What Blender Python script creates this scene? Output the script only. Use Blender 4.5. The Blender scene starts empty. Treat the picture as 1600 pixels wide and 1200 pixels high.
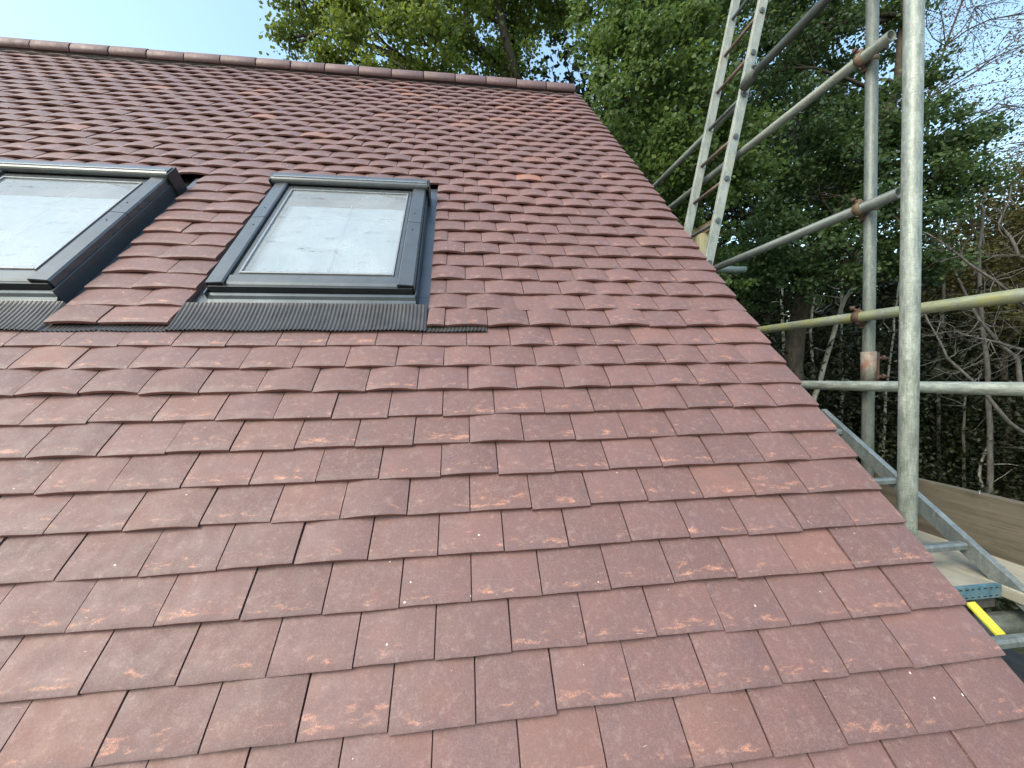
import bpy, bmesh, math, random
import numpy as np
from mathutils import Matrix, Vector

random.seed(7)
RNG = np.random.default_rng(11)
SC = bpy.context.scene
COL = SC.collection

# ------------------------------------------------------------------ camera
cam_d = bpy.data.cameras.new('camera')
cam = bpy.data.objects.new('camera', cam_d)
COL.objects.link(cam)
cam_d.sensor_fit = 'HORIZONTAL'; cam_d.sensor_width = 36.0; cam_d.lens = 13.4706
cam_d.clip_start = 0.02; cam_d.clip_end = 3000
CAM = Vector((-1.25835, -0.73754, 0.67774))
cam.matrix_world = Matrix(((0.99253, 0.01567, -0.12102, CAM.x),
                           (-0.12137, 0.02368, -0.99232, CAM.y),
                           (-0.01269, 0.9996, 0.0254, CAM.z),
                           (0, 0, 0, 1)))
SC.camera = cam

# ------------------------------------------------------------------ sky and sun
SUN_EL, SUN_AZ = math.radians(46), math.radians(-126)      # azimuth measured from +Y towards +X
W = bpy.data.worlds.new('World'); SC.world = W; W.use_nodes = True
wn = W.node_tree.nodes; wl = W.node_tree.links; wn.clear()
sky = wn.new('ShaderNodeTexSky'); sky.sky_type = 'NISHITA'; sky.sun_disc = False
sky.sun_elevation = SUN_EL; sky.sun_rotation = SUN_AZ
sky.air_density = 1.5; sky.dust_density = 3.0; sky.ozone_density = 0.5
bg = wn.new('ShaderNodeBackground'); bg.inputs['Strength'].default_value = 0.15
wo = wn.new('ShaderNodeOutputWorld')
tint = wn.new('ShaderNodeMix'); tint.data_type = 'RGBA'; tint.blend_type = 'MULTIPLY'; tint.inputs[0].default_value = 1.0
tint.inputs[7].default_value = (.92, 1.02, 1.0, 1)      # the whole sky a touch more cyan
wl.new(sky.outputs[0], tint.inputs[6]); wl.new(tint.outputs[2], bg.inputs[0]); wl.new(bg.outputs[0], wo.inputs[0])
sun_d = bpy.data.lights.new('sun', 'SUN'); sun_d.energy = 0.65; sun_d.angle = math.radians(22)
sun_d.color = (1.0, 0.93, 0.80)
sun = bpy.data.objects.new('sun', sun_d); COL.objects.link(sun)
SDIR = Vector((math.sin(SUN_AZ)*math.cos(SUN_EL), math.cos(SUN_AZ)*math.cos(SUN_EL), math.sin(SUN_EL)))
sun.rotation_euler = SDIR.to_track_quat('Z', 'Y').to_euler()
sun.location = SDIR*30
vs = SC.view_settings
vs.view_transform = 'Standard'; vs.look = 'None'; vs.gamma = 1.0; vs.exposure = 1.3; vs.use_curve_mapping = False
SC.cycles.max_bounces = 8; SC.cycles.transparent_max_bounces = 12

# ------------------------------------------------------------------ node helpers
def new_mat(name):
    m = bpy.data.materials.new(name); m.use_nodes = True
    nt = m.node_tree; nt.nodes.clear()
    out = nt.nodes.new('ShaderNodeOutputMaterial')
    return m, nt, out
class N:
    """tiny node-building helper"""
    def __init__(s, nt): s.nt = nt
    def node(s, t, **kw):
        n = s.nt.nodes.new(t)
        for k, v in kw.items(): setattr(n, k, v)
        return n
    def link(s, a, b): s.nt.links.new(a, b)
    def val(s, sock, v):
        if hasattr(v, 'is_linked') or isinstance(v, bpy.types.NodeSocket): s.link(v, sock)
        else: sock.default_value = v
    def math(s, op, a, b=0.0, c=None, clamp=False):
        n = s.node('ShaderNodeMath', operation=op, use_clamp=clamp)
        s.val(n.inputs[0], a); s.val(n.inputs[1], b)
        if c is not None: s.val(n.inputs[2], c)
        return n.outputs[0]
    def vmath(s, op, a, b):
        n = s.node('ShaderNodeVectorMath', operation=op); s.val(n.inputs[0], a); s.val(n.inputs[1], b)
        return n.outputs[0]
    def scale(s, a, f):
        n = s.node('ShaderNodeVectorMath', operation='SCALE'); s.val(n.inputs[0], a); s.val(n.inputs['Scale'], f)
        return n.outputs[0]
    def noise(s, vec, scale, detail=3, rough=.55, dist=0.0):
        n = s.node('ShaderNodeTexNoise'); s.link(vec, n.inputs['Vector'])
        n.inputs['Scale'].default_value = scale; n.inputs['Detail'].default_value = detail
        n.inputs['Roughness'].default_value = rough; n.inputs['Distortion'].default_value = dist
        return n.outputs['Fac']
    def ramp(s, fac, lo, hi, a=0.0, b=1.0):
        n = s.node('ShaderNodeMapRange'); s.val(n.inputs['Value'], fac)
        n.inputs['From Min'].default_value = lo; n.inputs['From Max'].default_value = hi
        n.inputs['To Min'].default_value = a; n.inputs['To Max'].default_value = b
        return n.outputs[0]
    def mix(s, fac, a, b, blend='MIX'):
        n = s.node('ShaderNodeMix', data_type='RGBA', blend_type=blend)
        s.val(n.inputs[0], fac); s.val(n.inputs[6], a); s.val(n.inputs[7], b)
        return n.outputs[2]
    def bump(s, h, strength, dist=.001):
        n = s.node('ShaderNodeBump'); s.link(h, n.inputs['Height'])
        n.inputs['Strength'].default_value = strength; n.inputs['Distance'].default_value = dist
        return n.outputs[0]
    def principled(s, out, col, rough=.6, metal=0.0, normal=None, spec=.5):
        b = s.node('ShaderNodeBsdfPrincipled')
        s.val(b.inputs['Base Color'], col); s.val(b.inputs['Roughness'], rough); s.val(b.inputs['Metallic'], metal)
        b.inputs['Specular IOR Level'].default_value = spec
        if normal is not None: s.link(normal, b.inputs['Normal'])
        s.link(b.outputs[0], out.inputs[0]); return b
def rgb(r, g, b): return (r, g, b, 1.0)

# ------------------------------------------------------------------ materials
def tile_material(name, per_object):
    m, nt, out = new_mat(name); n = N(nt)
    loc = n.node('ShaderNodeAttribute', attribute_name='loc').outputs['Vector']
    if per_object:
        oi = n.node('ShaderNodeObjectInfo'); col = oi.outputs['Color']
    else:
        col = n.node('ShaderNodeAttribute', attribute_name='tint').outputs['Color']
    sep = n.node('ShaderNodeSeparateColor'); n.link(col, sep.inputs[0])
    rnd, orange, grey = sep.outputs[0], sep.outputs[1], sep.outputs[2]
    off = n.node('ShaderNodeCombineXYZ')
    n.link(n.math('MULTIPLY', rnd, 37.0), off.inputs[0]); n.link(n.math('MULTIPLY', rnd, 91.0), off.inputs[1]); n.link(n.math('MULTIPLY', rnd, 53.0), off.inputs[2])
    P = n.vmath('ADD', loc, off.outputs[0])
    xyz = n.node('ShaderNodeSeparateXYZ'); n.link(loc, xyz.inputs[0])
    x, y = xyz.outputs[0], xyz.outputs[1]
    # body colour
    c = n.mix(rnd, rgb(.148, .074, .067), rgb(.174, .082, .071))
    c = n.mix(n.ramp(n.noise(P, 14, 3), .35, .7), c, rgb(.134, .074, .072))
    c = n.mix(n.math('MULTIPLY', grey, .8), c, rgb(.098, .058, .068))
    c = n.mix(n.math('MULTIPLY', orange, .75), c, rgb(.36, .150, .085))
    br = n.ramp(n.math('FRACT', n.math('MULTIPLY', rnd, 17.31)), 0, 1, .87, 1.12)
    bc = n.node('ShaderNodeCombineColor'); [n.link(br, bc.inputs[q]) for q in range(3)]
    c = n.mix(1.0, c, bc.outputs[0], 'MULTIPLY')
    # darker fired band at the nose of each tile
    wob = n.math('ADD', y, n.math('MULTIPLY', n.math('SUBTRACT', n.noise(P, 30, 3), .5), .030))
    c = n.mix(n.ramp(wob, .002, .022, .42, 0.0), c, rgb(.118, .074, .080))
    # fine sandy grain
    g = n.noise(P, 420, 2, .7)
    c = n.mix(n.ramp(g, .40, .66, .0, .42), c, rgb(.25, .150, .142))
    c = n.mix(n.ramp(n.noise(n.vmath('ADD', P, (2.2, 8.1, 4.4)), 170, 3, .75), .52, .70, .0, .30), c, rgb(.29, .175, .162))
    c = n.mix(n.ramp(n.noise(P, 260, 2, .6), .60, .76, .0, .30), c, rgb(.11, .055, .055))
    # orange scuffs, mostly along the lower third
    sc = n.vmath('MULTIPLY', P, (23.0, 62.0, 30.0))
    sm = n.noise(sc, 1.0, 5, .68, .4)
    low = n.ramp(y, .012, .075, 1.0, .0)
    low = n.math('MULTIPLY', low, n.ramp(y, .004, .013, 0.0, 1.0))
    thr = n.math('SUBTRACT', .709, n.math('MULTIPLY', low, .185))
    thr = n.math('SUBTRACT', thr, n.math('MULTIPLY', n.math('SUBTRACT', n.noise(off.outputs[0], 3.3, 1), .5), .20))
    scm = n.math('MULTIPLY', n.math('SUBTRACT', sm, thr), 7.0, clamp=True)
    grit = n.ramp(n.noise(P, 330, 3, .8), .40, .60, .15, 1.0)
    scm = n.math('MULTIPLY', scm, grit)
    c = n.mix(n.math('MULTIPLY', scm, .9), c, rgb(.60, .275, .180))
    # pale dust patches
    du = n.ramp(n.noise(n.vmath('ADD', P, (5.3, 1.7, 9.1)), 46, 6, .75), .52, .74, 0.0, .42)
    c = n.mix(n.math('MULTIPLY', du, grit), c, rgb(.47, .335, .30))
    # thin pale scratches
    for k, (sx, sy, th, am) in enumerate(((26, 150, .745, .7), (120, 30, .765, .6))):
        st = n.noise(n.vmath('MULTIPLY', n.vmath('ADD', P, (k*7.7, 2.1, 3.3)), (sx, sy, 40.0)), 1.0, 2, .5, 1.3)
        c = n.mix(n.math('MULTIPLY', n.math('SUBTRACT', st, th), 14.0*am, clamp=True), c, rgb(.66, .50, .45))
    vo = n.node('ShaderNodeTexVoronoi', feature='F1'); n.link(P, vo.inputs['Vector']); vo.inputs['Scale'].default_value = 26
    spot = n.math('LESS_THAN', vo.outputs['Distance'], n.ramp(n.noise(off.outputs[0], 9.1, 0), .45, .8, .0, .075))
    c = n.mix(n.math('MULTIPLY', spot, .8), c, rgb(.70, .60, .55))
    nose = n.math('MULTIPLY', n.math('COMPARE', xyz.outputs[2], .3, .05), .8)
    c = n.mix(nose, c, rgb(.165, .060, .047))  # red-brown nose faces, with warm bounce light put into the colour
    h = n.math('ADD', n.math('MULTIPLY', g, .6), n.math('MULTIPLY', n.noise(P, 60, 3), 1.4))
    n.principled(out, c, n.ramp(n.noise(P, 22, 2), .3, .7, .50, .68), 0.0, n.bump(h, .5, .0012), .48)
    return m
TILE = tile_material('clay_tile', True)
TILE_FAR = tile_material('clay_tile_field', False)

def coord(n, kind='Object'):
    return n.node('ShaderNodeTexCoord').outputs[kind]

def metal_mat(name, a, b, rough=(.38, .6), metal=.55, stain=None, stain_amt=0.0, scale=60, streak=True):
    m, nt, out = new_mat(name); n = N(nt); P = coord(n)
    oi = n.node('ShaderNodeObjectInfo')
    P = n.vmath('ADD', P, n.scale((1.0, 1.0, 1.0), n.math('MULTIPLY', oi.outputs['Random'], 19.0)))
    sp = n.vmath('MULTIPLY', P, (1.0, 1.0, .22)) if streak else P
    f1 = n.noise(sp, scale, 5, .65); f2 = n.noise(sp, scale*4, 3, .7)
    c = n.mix(n.ramp(f1, .34, .66), rgb(*a), rgb(*b))
    c = n.mix(n.ramp(f2, .52, .74, 0, .55), c, rgb(*[min(1, v*1.45) for v in b]))
    c = n.mix(n.ramp(n.noise(sp, scale*1.7, 4, .7, .5), .62, .74, 0, .6), c, rgb(*[v*.45 for v in a]))
    hs = n.noise(n.vmath('MULTIPLY', P, (1.2, 1.2, 5.0)), 55, 4, .7, .3)
    c = n.mix(n.ramp(hs, .54, .68, 0, .75), c, rgb(*[v*.55 for v in a]))
    c = n.mix(n.ramp(n.noise(P, 7, 4, .6), .42, .66, 0, .45), c, rgb(*[v*.72 for v in a]))
    if stain:
        c = n.mix(n.math('MULTIPLY', n.ramp(n.noise(P, 9, 5, .7), .42, .64), stain_amt), c, rgb(*stain))
    n.principled(out, c, n.ramp(f1, .3, .7, rough[0], rough[1]), metal, n.bump(n.math('ADD', f1, n.math('MULTIPLY', f2, .4)), .25, .0012))
    return m
GALV = metal_mat('galvanised_steel', (.155, .175, .155), (.33, .355, .325), metal=.2)
GALV_DARK = metal_mat('dull_steel', (.085, .10, .10), (.15, .165, .16), metal=.3)
GALV_MID = metal_mat('weathered_steel', (.095, .11, .098), (.19, .205, .185), metal=.2)
GALV_MOSS = metal_mat('mossy_steel', (.13, .15, .115), (.23, .245, .19), metal=.15, stain=(.24, .23, .06), stain_amt=.75)
ALU = metal_mat('aluminium', (.17, .19, .19), (.27, .295, .29), (.3, .5), .45, scale=25)
ALU_PALE = metal_mat('pale_aluminium', (.25, .27, .25), (.40, .42, .385), (.4, .6), .25, stain=(.48, .41, .28), stain_amt=.3, scale=30)
RUST = metal_mat('rusty_steel', (.055, .030, .022), (.115, .060, .040), (.6, .9), .1, streak=False)
RUST_PALE = metal_mat('rusty_coupler_steel', (.12, .090, .055), (.28, .225, .15), (.55, .8), .15, stain=(.13, .055, .03), stain_amt=.85, streak=False)
RUNG_RED = metal_mat('reddish_rung', (.12, .075, .062), (.21, .145, .12), (.45, .7), .2)
BLUE_BAND = metal_mat('blue_painted_band', (.06, .14, .19), (.11, .22, .28), (.4, .6), .2, stain=(.30, .33, .33), stain_amt=.6)

def plain(name, col, rough=.5, metal=0.0, var=.12, scale=40, spec=.5, bump=.1):
    m, nt, out = new_mat(name); n = N(nt); P = coord(n)
    f = n.noise(P, scale, 4, .6)
    c = n.mix(n.ramp(f, .3, .7), rgb(*[v*(1-var) for v in col]), rgb(*[min(1, v*(1+var)) for v in col]))
    n.principled(out, c, n.ramp(n.noise(P, scale*.4, 3), .3, .7, rough*.85, min(1, rough*1.15)), metal, n.bump(f, bump, .001), spec)
    return m
WIN_GREY = plain('grey_lacquered_aluminium', (.115, .122, .130), .27, .5, .10, 18)
WIN_DARK = plain('dark_lacquered_aluminium', (.030, .033, .038), .36, .2, .15, 18)
FLASH = plain('grey_flashing_sheet', (.085, .098, .112), .34, .45, .2, 8)
APRON = plain('pleated_lead_grey_aluminium', (.075, .070, .070), .36, .35, .25, 12)
RUBBER = plain('black_gasket', (.012, .012, .013), .6)
SASH = plain('light_grey_sash', (.26, .27, .28), .4, .35)
MORTAR = plain('pale_mortar', (.45, .43, .40), .9, 0, .25, 60, bump=.6)
YELLOW = plain('yellow_plastic', (.62, .57, .06), .5, 0, .12, 30)
UNDERLAY = plain('roofing_underlay', (.05, .045, .045), .9)

def glass_mat():
    m, nt, out = new_mat('dusty_window_glass'); n = N(nt); P = coord(n)
    fr = n.node('ShaderNodeFresnel'); fr.inputs['IOR'].default_value = 1.85
    tr = n.node('ShaderNodeBsdfTransparent'); tr.inputs[0].default_value = (.86, .90, .90, 1)
    gl = n.node('ShaderNodeBsdfGlossy'); gl.inputs['Roughness'].default_value = .02
    mx = n.node('ShaderNodeMixShader'); n.link(fr.outputs[0], mx.inputs[0]); n.link(tr.outputs[0], mx.inputs[1]); n.link(gl.outputs[0], mx.inputs[2])
    df = n.node('ShaderNodeBsdfDiffuse')
    xyz = n.node('ShaderNodeSeparateXYZ'); n.link(P, xyz.inputs[0]); y = xyz.outputs[1]
    smear = n.ramp(n.noise(n.vmath('MULTIPLY', P, (3.0, 9.0, 1.0)), 2.0, 6, .7, 1.2), .55, .68)
    smear = n.math('MULTIPLY', smear, n.ramp(n.noise(P, 90, 3, .8), .42, .58))
    edge = n.math('MULTIPLY', n.ramp(y, .0, .035, 1.0, 0.0), n.ramp(n.noise(n.vmath('MULTIPLY', P, (90.0, 110.0, 1.0)), 1.0, 4, .8), .54, .62))
    dirt = n.math('MAXIMUM', n.math('MULTIPLY', smear, .75), edge)
    film = n.ramp(n.noise(P, 3.5, 4, .6, .6), .25, .75, .16, .34)  # dust film, strengthened so it also paints the pane's bright sky reflection
    fac = n.math('MAXIMUM', dirt, film)
    n.link(n.mix(n.ramp(dirt, .05, .45), rgb(.74, .77, .79), rgb(.22, .14, .11)), df.inputs[0])
    m2 = n.node('ShaderNodeMixShader'); n.link(fac, m2.inputs[0]); n.link(mx.outputs[0], m2.inputs[1]); n.link(df.outputs[0], m2.inputs[2])
    n.link(m2.outputs[0], out.inputs[0]); return m
GLASS = glass_mat()
def film_mat():
    m, nt, out = new_mat('pale_membrane'); n = N(nt); P = coord(n)
    f = n.noise(n.vmath('MULTIPLY', P, (6.0, 2.0, 1.0)), 1.5, 5, .6, .8)
    c = n.mix(n.ramp(f, .35, .68), rgb(.72, .78, .82), rgb(.86, .90, .92))  # pale film whitened further, sky reflection partly put into the colour
    n.principled(out, c, .55, 0, n.bump(f, .5, .01)); return m
FILM = film_mat()

def timber_mat(name, a, b, dark, axis=1, scale=1.0):
    m, nt, out = new_mat(name); n = N(nt); P = coord(n)
    oi = n.node('ShaderNodeObjectInfo')
    P = n.vmath('ADD', P, n.scale((1.0, 1.0, 1.0), n.math('MULTIPLY', oi.outputs['Random'], 31.0)))
    st = [26.0*scale]*3; st[axis] = 1.6*scale
    f = n.noise(n.vmath('MULTIPLY', P, tuple(st)), 1.0, 6, .65, 1.1)
    f2 = n.noise(n.vmath('MULTIPLY', P, tuple(v*5 for v in st)), 1.0, 3, .7)
    c = n.mix(n.ramp(f, .32, .68), rgb(*a), rgb(*b))
    c = n.mix(n.ramp(f2, .54, .72, 0, .5), c, rgb(*dark))
    c = n.mix(n.ramp(n.noise(P, 7, 4, .65), .52, .75, 0, .55), c, rgb(*dark))
    n.principled(out, c, .8, 0, n.bump(n.math('ADD', f, n.math('MULTIPLY', f2, .5)), .5, .0015), .3)
    return m
BOARD = timber_mat('weathered_board', (.27, .25, .205), (.38, .355, .29), (.16, .14, .105))
BOARD_DARK = timber_mat('dark_board', (.06, .055, .05), (.11, .10, .085), (.03, .028, .025))  # board grain in much darker colours
TOE = timber_mat('brown_toe_board', (.085, .070, .052), (.155, .132, .10), (.042, .036, .028))
BATTEN = timber_mat('brown_timber', (.13, .085, .05), (.22, .15, .09), (.07, .045, .03), axis=0)
BATTEN_PALE = timber_mat('pale_brown_timber', (.22, .15, .10), (.32, .23, .155), (.13, .09, .06), axis=0)
BLOCK = timber_mat('yellowish_timber', (.36, .33, .20), (.46, .41, .26), (.2, .17, .1), axis=2)

def brick_mat():
    m, nt, out = new_mat('brick_wall'); n = N(nt)
    b = n.node('ShaderNodeTexBrick'); tc = coord(n, 'Generated')
    n.link(n.vmath('MULTIPLY', tc, (1.0, 1.0, 1.0)), b.inputs['Vector'])
    b.inputs['Color1'].default_value = rgb(.28, .12, .08); b.inputs['Color2'].default_value = rgb(.20, .09, .065); b.inputs['Mortar'].default_value = rgb(.38, .36, .33)
    b.inputs['Scale'].default_value = 22
    n.principled(out, b.outputs[0], .85); return m
BRICK = brick_mat()
def ground_mat():
    m, nt, out = new_mat('leaf_litter_ground'); n = N(nt); P = coord(n)
    c = n.mix(n.ramp(n.noise(P, .35, 5), .4, .62), rgb(.045, .055, .02), rgb(.06, .042, .025))
    c = n.mix(n.ramp(n.noise(P, 9, 4, .7), .5, .7, 0, .6), c, rgb(.10, .07, .04))
    n.principled(out, c, .95, 0, n.bump(n.noise(P, 14, 4), .8, .05)); return m
GROUND = ground_mat()
def bark_mat(name, a, b, scale=12, dark=None):
    m, nt, out = new_mat(name); n = N(nt); P = coord(n)
    f = n.noise(n.vmath('MULTIPLY', P, (1.0, 1.0, .35)), scale, 5, .65)
    c = n.mix(n.ramp(f, .36, .62), rgb(*a), rgb(*b))
    if dark: c = n.mix(n.ramp(n.noise(n.vmath('MULTIPLY', P, (1.0, 1.0, 3.0)), 5, 4, .7), .55, .64, 0, .85), c, rgb(*dark))
    n.principled(out, c, .85, 0, n.bump(f, .6, .01), .25); return m
BARK = bark_mat('oak_bark', (.035, .028, .02), (.075, .062, .048))
BIRCH = bark_mat('pale_birch_bark', (.20, .19, .16), (.34, .325, .285), 9, (.05, .045, .04))
TWIG = bark_mat('brown_twig', (.06, .045, .045), (.11, .085, .08), 14)
DEAD = bark_mat('grey_dead_wood', (.065, .060, .054), (.13, .12, .11), 14)  # grey wood darkened, the shade of the wood is put into the colour

def leaf_mat(name, dark, mid, light, trans, tmix=.42):
    m, nt, out = new_mat(name); n = N(nt)
    at = n.node('ShaderNodeAttribute', attribute_name='var')
    v = at.outputs['Fac']
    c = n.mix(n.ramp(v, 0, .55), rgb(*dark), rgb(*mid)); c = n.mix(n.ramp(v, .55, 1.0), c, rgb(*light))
    b = n.node('ShaderNodeBsdfPrincipled'); n.link(c, b.inputs['Base Color']); b.inputs['Roughness'].default_value = .48; b.inputs['Specular IOR Level'].default_value = .35
    t = n.node('ShaderNodeBsdfTranslucent'); n.link(n.mix(.55, c, rgb(*trans)), t.inputs[0])
    mx = n.node('ShaderNodeMixShader'); mx.inputs[0].default_value = tmix
    n.link(b.outputs[0], mx.inputs[1]); n.link(t.outputs[0], mx.inputs[2]); n.link(mx.outputs[0], out.inputs[0])
    return m
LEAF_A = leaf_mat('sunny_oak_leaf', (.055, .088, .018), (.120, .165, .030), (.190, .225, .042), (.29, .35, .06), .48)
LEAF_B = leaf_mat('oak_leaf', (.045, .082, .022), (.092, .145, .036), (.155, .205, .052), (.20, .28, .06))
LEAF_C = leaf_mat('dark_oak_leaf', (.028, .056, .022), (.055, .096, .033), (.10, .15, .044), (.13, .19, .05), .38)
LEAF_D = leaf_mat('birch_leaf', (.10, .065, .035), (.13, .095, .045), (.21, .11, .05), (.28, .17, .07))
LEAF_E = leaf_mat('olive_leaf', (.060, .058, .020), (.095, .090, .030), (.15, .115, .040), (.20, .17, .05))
LEAF_U = leaf_mat('undergrowth_leaf', (.013, .016, .007), (.022, .027, .010), (.042, .046, .017), (.045, .055, .016), .25)  # very dark leaf colour with the deep woodland shade put into it

# ------------------------------------------------------------------ mesh helpers
class MB:
    def __init__(s): s.v = []; s.f = []; s.sm = []
    def add(s, verts, faces, smooth=False):
        o = len(s.v); s.v += [tuple(p) for p in verts]
        s.f += [tuple(i+o for i in q) for q in faces]; s.sm += [smooth]*len(faces)
    def box(s, a, b, mat=None):
        (x0, y0, z0), (x1, y1, z1) = a, b
        P = [(x0,y0,z0),(x1,y0,z0),(x1,y1,z0),(x0,y1,z0),(x0,y0,z1),(x1,y0,z1),(x1,y1,z1),(x0,y1,z1)]
        if mat: P = [tuple(mat @ Vector(p)) for p in P]
        s.add(P, [(0,3,2,1),(4,5,6,7),(0,1,5,4),(1,2,6,5),(2,3,7,6),(3,0,4,7)])
    def pipe(s, a, b, r, wall=.004, seg=24):
        """hollow open tube"""
        a, b = Vector(a), Vector(b); d = (b-a).normalized()
        u = d.orthogonal().normalized(); w = d.cross(u)
        ring = lambda c, rr: [tuple(c+(u*math.cos(t)+w*math.sin(t))*rr) for t in [2*math.pi*i/seg for i in range(seg)]]
        V = ring(a, r)+ring(b, r)+ring(a, r-wall)+ring(b, r-wall); n = seg
        F1 = [(i, (i+1) % n, n+(i+1) % n, n+i) for i in range(n)]
        F2 = [(2*n+i, 3*n+i, 3*n+(i+1) % n, 2*n+(i+1) % n) for i in range(n)]
        F3 = [(i, 2*n+i, 2*n+(i+1) % n, (i+1) % n) for i in range(n)]+[(n+i, n+(i+1) % n, 3*n+(i+1) % n, 3*n+i) for i in range(n)]
        o = len(s.v); s.v += V
        for F, sm in ((F1, True), (F2, True), (F3, False)):
            s.f += [tuple(i+o for i in q) for q in F]; s.sm += [sm]*len(F)
    def tube(s, pts, radii, seg=7, cap=True):
        """tapered solid limb along a polyline"""
        pts = [Vector(p) for p in pts]; o = len(s.v); nrm = None
        for i, p in enumerate(pts):
            d = (pts[min(i+1, len(pts)-1)]-pts[max(i-1, 0)]).normalized()
            if nrm is None: nrm = d.orthogonal().normalized()
            nrm = (nrm - d*nrm.dot(d))
            nrm = nrm.normalized() if nrm.length > 1e-5 else d.orthogonal().normalized()
            w = d.cross(nrm)
            s.v += [tuple(p+(nrm*math.cos(2*math.pi*k/seg)+w*math.sin(2*math.pi*k/seg))*radii[i]) for k in range(seg)]
        for i in range(len(pts)-1):
            for k in range(seg):
                s.f.append((o+i*seg+k, o+i*seg+(k+1) % seg, o+(i+1)*seg+(k+1) % seg, o+(i+1)*seg+k)); s.sm.append(True)
        if cap:
            s.f.append(tuple(o+k for k in reversed(range(seg)))); s.sm.append(False)
            s.f.append(tuple(o+(len(pts)-1)*seg+k for k in range(seg))); s.sm.append(False)
    def extrude(s, prof, p0, ex, ey, ax, length, smooth=False):
        """profile in (ex, ey) plane at p0 swept by length along ax"""
        p0, ex, ey, ax = Vector(p0), Vector(ex), Vector(ey), Vector(ax); n = len(prof)
        V = [tuple(p0+ex*a+ey*b) for a, b in prof]+[tuple(p0+ex*a+ey*b+ax*length) for a, b in prof]
        o = len(s.v); s.v += V
        for i in range(n):
            s.f.append((o+i, o+(i+1) % n, o+n+(i+1) % n, o+n+i)); s.sm.append(smooth)
        s.f.append(tuple(o+i for i in reversed(range(n)))); s.f.append(tuple(o+n+i for i in range(n))); s.sm += [False, False]
    def mesh(s, name, mat):
        me = bpy.data.meshes.new(name); me.from_pydata(s.v, [], s.f); me.update()
        me.polygons.foreach_set('use_smooth', s.sm)
        if mat: me.materials.append(mat)
        bm = bmesh.new(); bm.from_mesh(me); bmesh.ops.recalc_face_normals(bm, faces=bm.faces); bm.to_mesh(me); bm.free()
        return me
    def build(s, name, mat, parent=None, bevel=0.0):
        o = bpy.data.objects.new(name, s.mesh(name, mat)); COL.objects.link(o)
        if parent: o.parent = parent
        if bevel:
            b = o.modifiers.new('bevel', 'BEVEL'); b.width = bevel; b.segments = 2; b.limit_method = 'ANGLE'
        return o
def empty(name, loc=(0, 0, 0), mat=None, parent=None):
    o = bpy.data.objects.new(name, None); COL.objects.link(o); o.empty_display_size = .1
    if mat is not None: o.matrix_world = mat
    else: o.location = loc
    if parent: o.parent = parent
    return o
def tag(o, label=None, cat=None, group=None, kind=None):
    if label: o['label'] = label
    if cat: o['category'] = cat
    if group: o['group'] = group
    if kind: o['kind'] = kind
    return o

# ------------------------------------------------------------------ ground
GZ = -3.35
m = MB(); m.add([(-900, -900, GZ), (900, -900, GZ), (900, 900, GZ), (-900, 900, GZ)], [(0, 1, 2, 3)])
tag(m.build('ground', GROUND), kind='structure')
BOUNCE_SHEET = plain('pale_bounce_sheet', (.34, .31, .27), .95, 0, .3, 6, bump=.8)  # unseen pale ground sheet added to bounce light onto the tile noses
m = MB(); m.add([(-22, -16, GZ+.004), (2.2, -16, GZ+.004), (2.2, 9.5, GZ+.004), (-22, 9.5, GZ+.004)], [(0, 1, 2, 3)])
tag(m.build('bounce_sheet', BOUNCE_SHEET), kind='structure')

# ------------------------------------------------------------------ house: roof slope in (u along ridge, v up slope, h out of slope)
PITCH = math.radians(48.45)
RM = Matrix.Rotation(PITCH, 4, 'X')
TW, GA = 1/6, 0.1058                 # tile pitch and gauge
RV = 4.80                            # slope length to the ridge from course 0
KLO, KHI = -5, 44
ULEFT = -7.6
RIDGE_Y, RIDGE_Z = RV*math.cos(PITCH), RV*math.sin(PITCH)
EY, EZ = KLO*GA*math.cos(PITCH), KLO*GA*math.sin(PITCH)
house = empty('tiled_house', (0, 0, GZ))
tag(house, 'house with steep roof of reddish brown clay plain tiles and two roof windows', 'house')
HL = Matrix.Translation((0, 0, -GZ))         # house children are given in world numbers, shifted to the house base
def hp(o): o.parent = house; return o
# roof deck under the tiles (part 'roof'; everything lying on the slope is parented to it)
roof = empty('roof', mat=None); roof.parent = house
roof.location = (0, 0, -GZ)
m = MB()
m.box((ULEFT, KLO*GA, -.16), (-.03, RV, -.075), RM)
b = m.build('underlay', UNDERLAY, roof)
m = MB()
bs = Matrix.Translation((0, 2*RIDGE_Y, 0)) @ Matrix.Rotation(math.pi, 4, 'Z') @ RM
m.box((.03, KLO*GA, -.16), (-ULEFT, RV-.02, -.01), bs)
m.build('back_slope', UNDERLAY, roof)
# walls
wy0, wy1 = EY+.30, 2*RIDGE_Y-EY-.30
wt = EZ+.02
m = MB()
m.box((ULEFT, wy0, GZ), (-.12, wy0+.25, wt-.1)); m.box((ULEFT, wy1-.25, GZ), (-.12, wy1, wt-.1))
o = hp(m.build('wall', BRICK)); o.location = (0, 0, -GZ)
m = MB()
for x0, x1 in ((-.37, -.121), (ULEFT, ULEFT+.25)):
    pts = [(wy0+.002, GZ), (wy1-.002, GZ), (wy1-.002, wt-.12), (RIDGE_Y, RIDGE_Z-.34), (wy0+.002, wt-.12)]
    m.add([(x0, y, z) for y, z in pts]+[(x1, y, z) for y, z in pts],
          [(4, 3, 2, 1, 0), (5, 6, 7, 8, 9)]+[(i, (i+1) % 5, 5+(i+1) % 5, 5+i) for i in range(5)])
o = hp(m.build('gable_wall', BRICK)); o.location = (0, 0, -GZ)
# verge undercloak strip and mortar bed under the tile ends
m = MB(); m.box((-.17, KLO*GA, -.070), (-.012, RV-.05, -.058), RM)
m.build('undercloak', MORTAR, roof)

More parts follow.
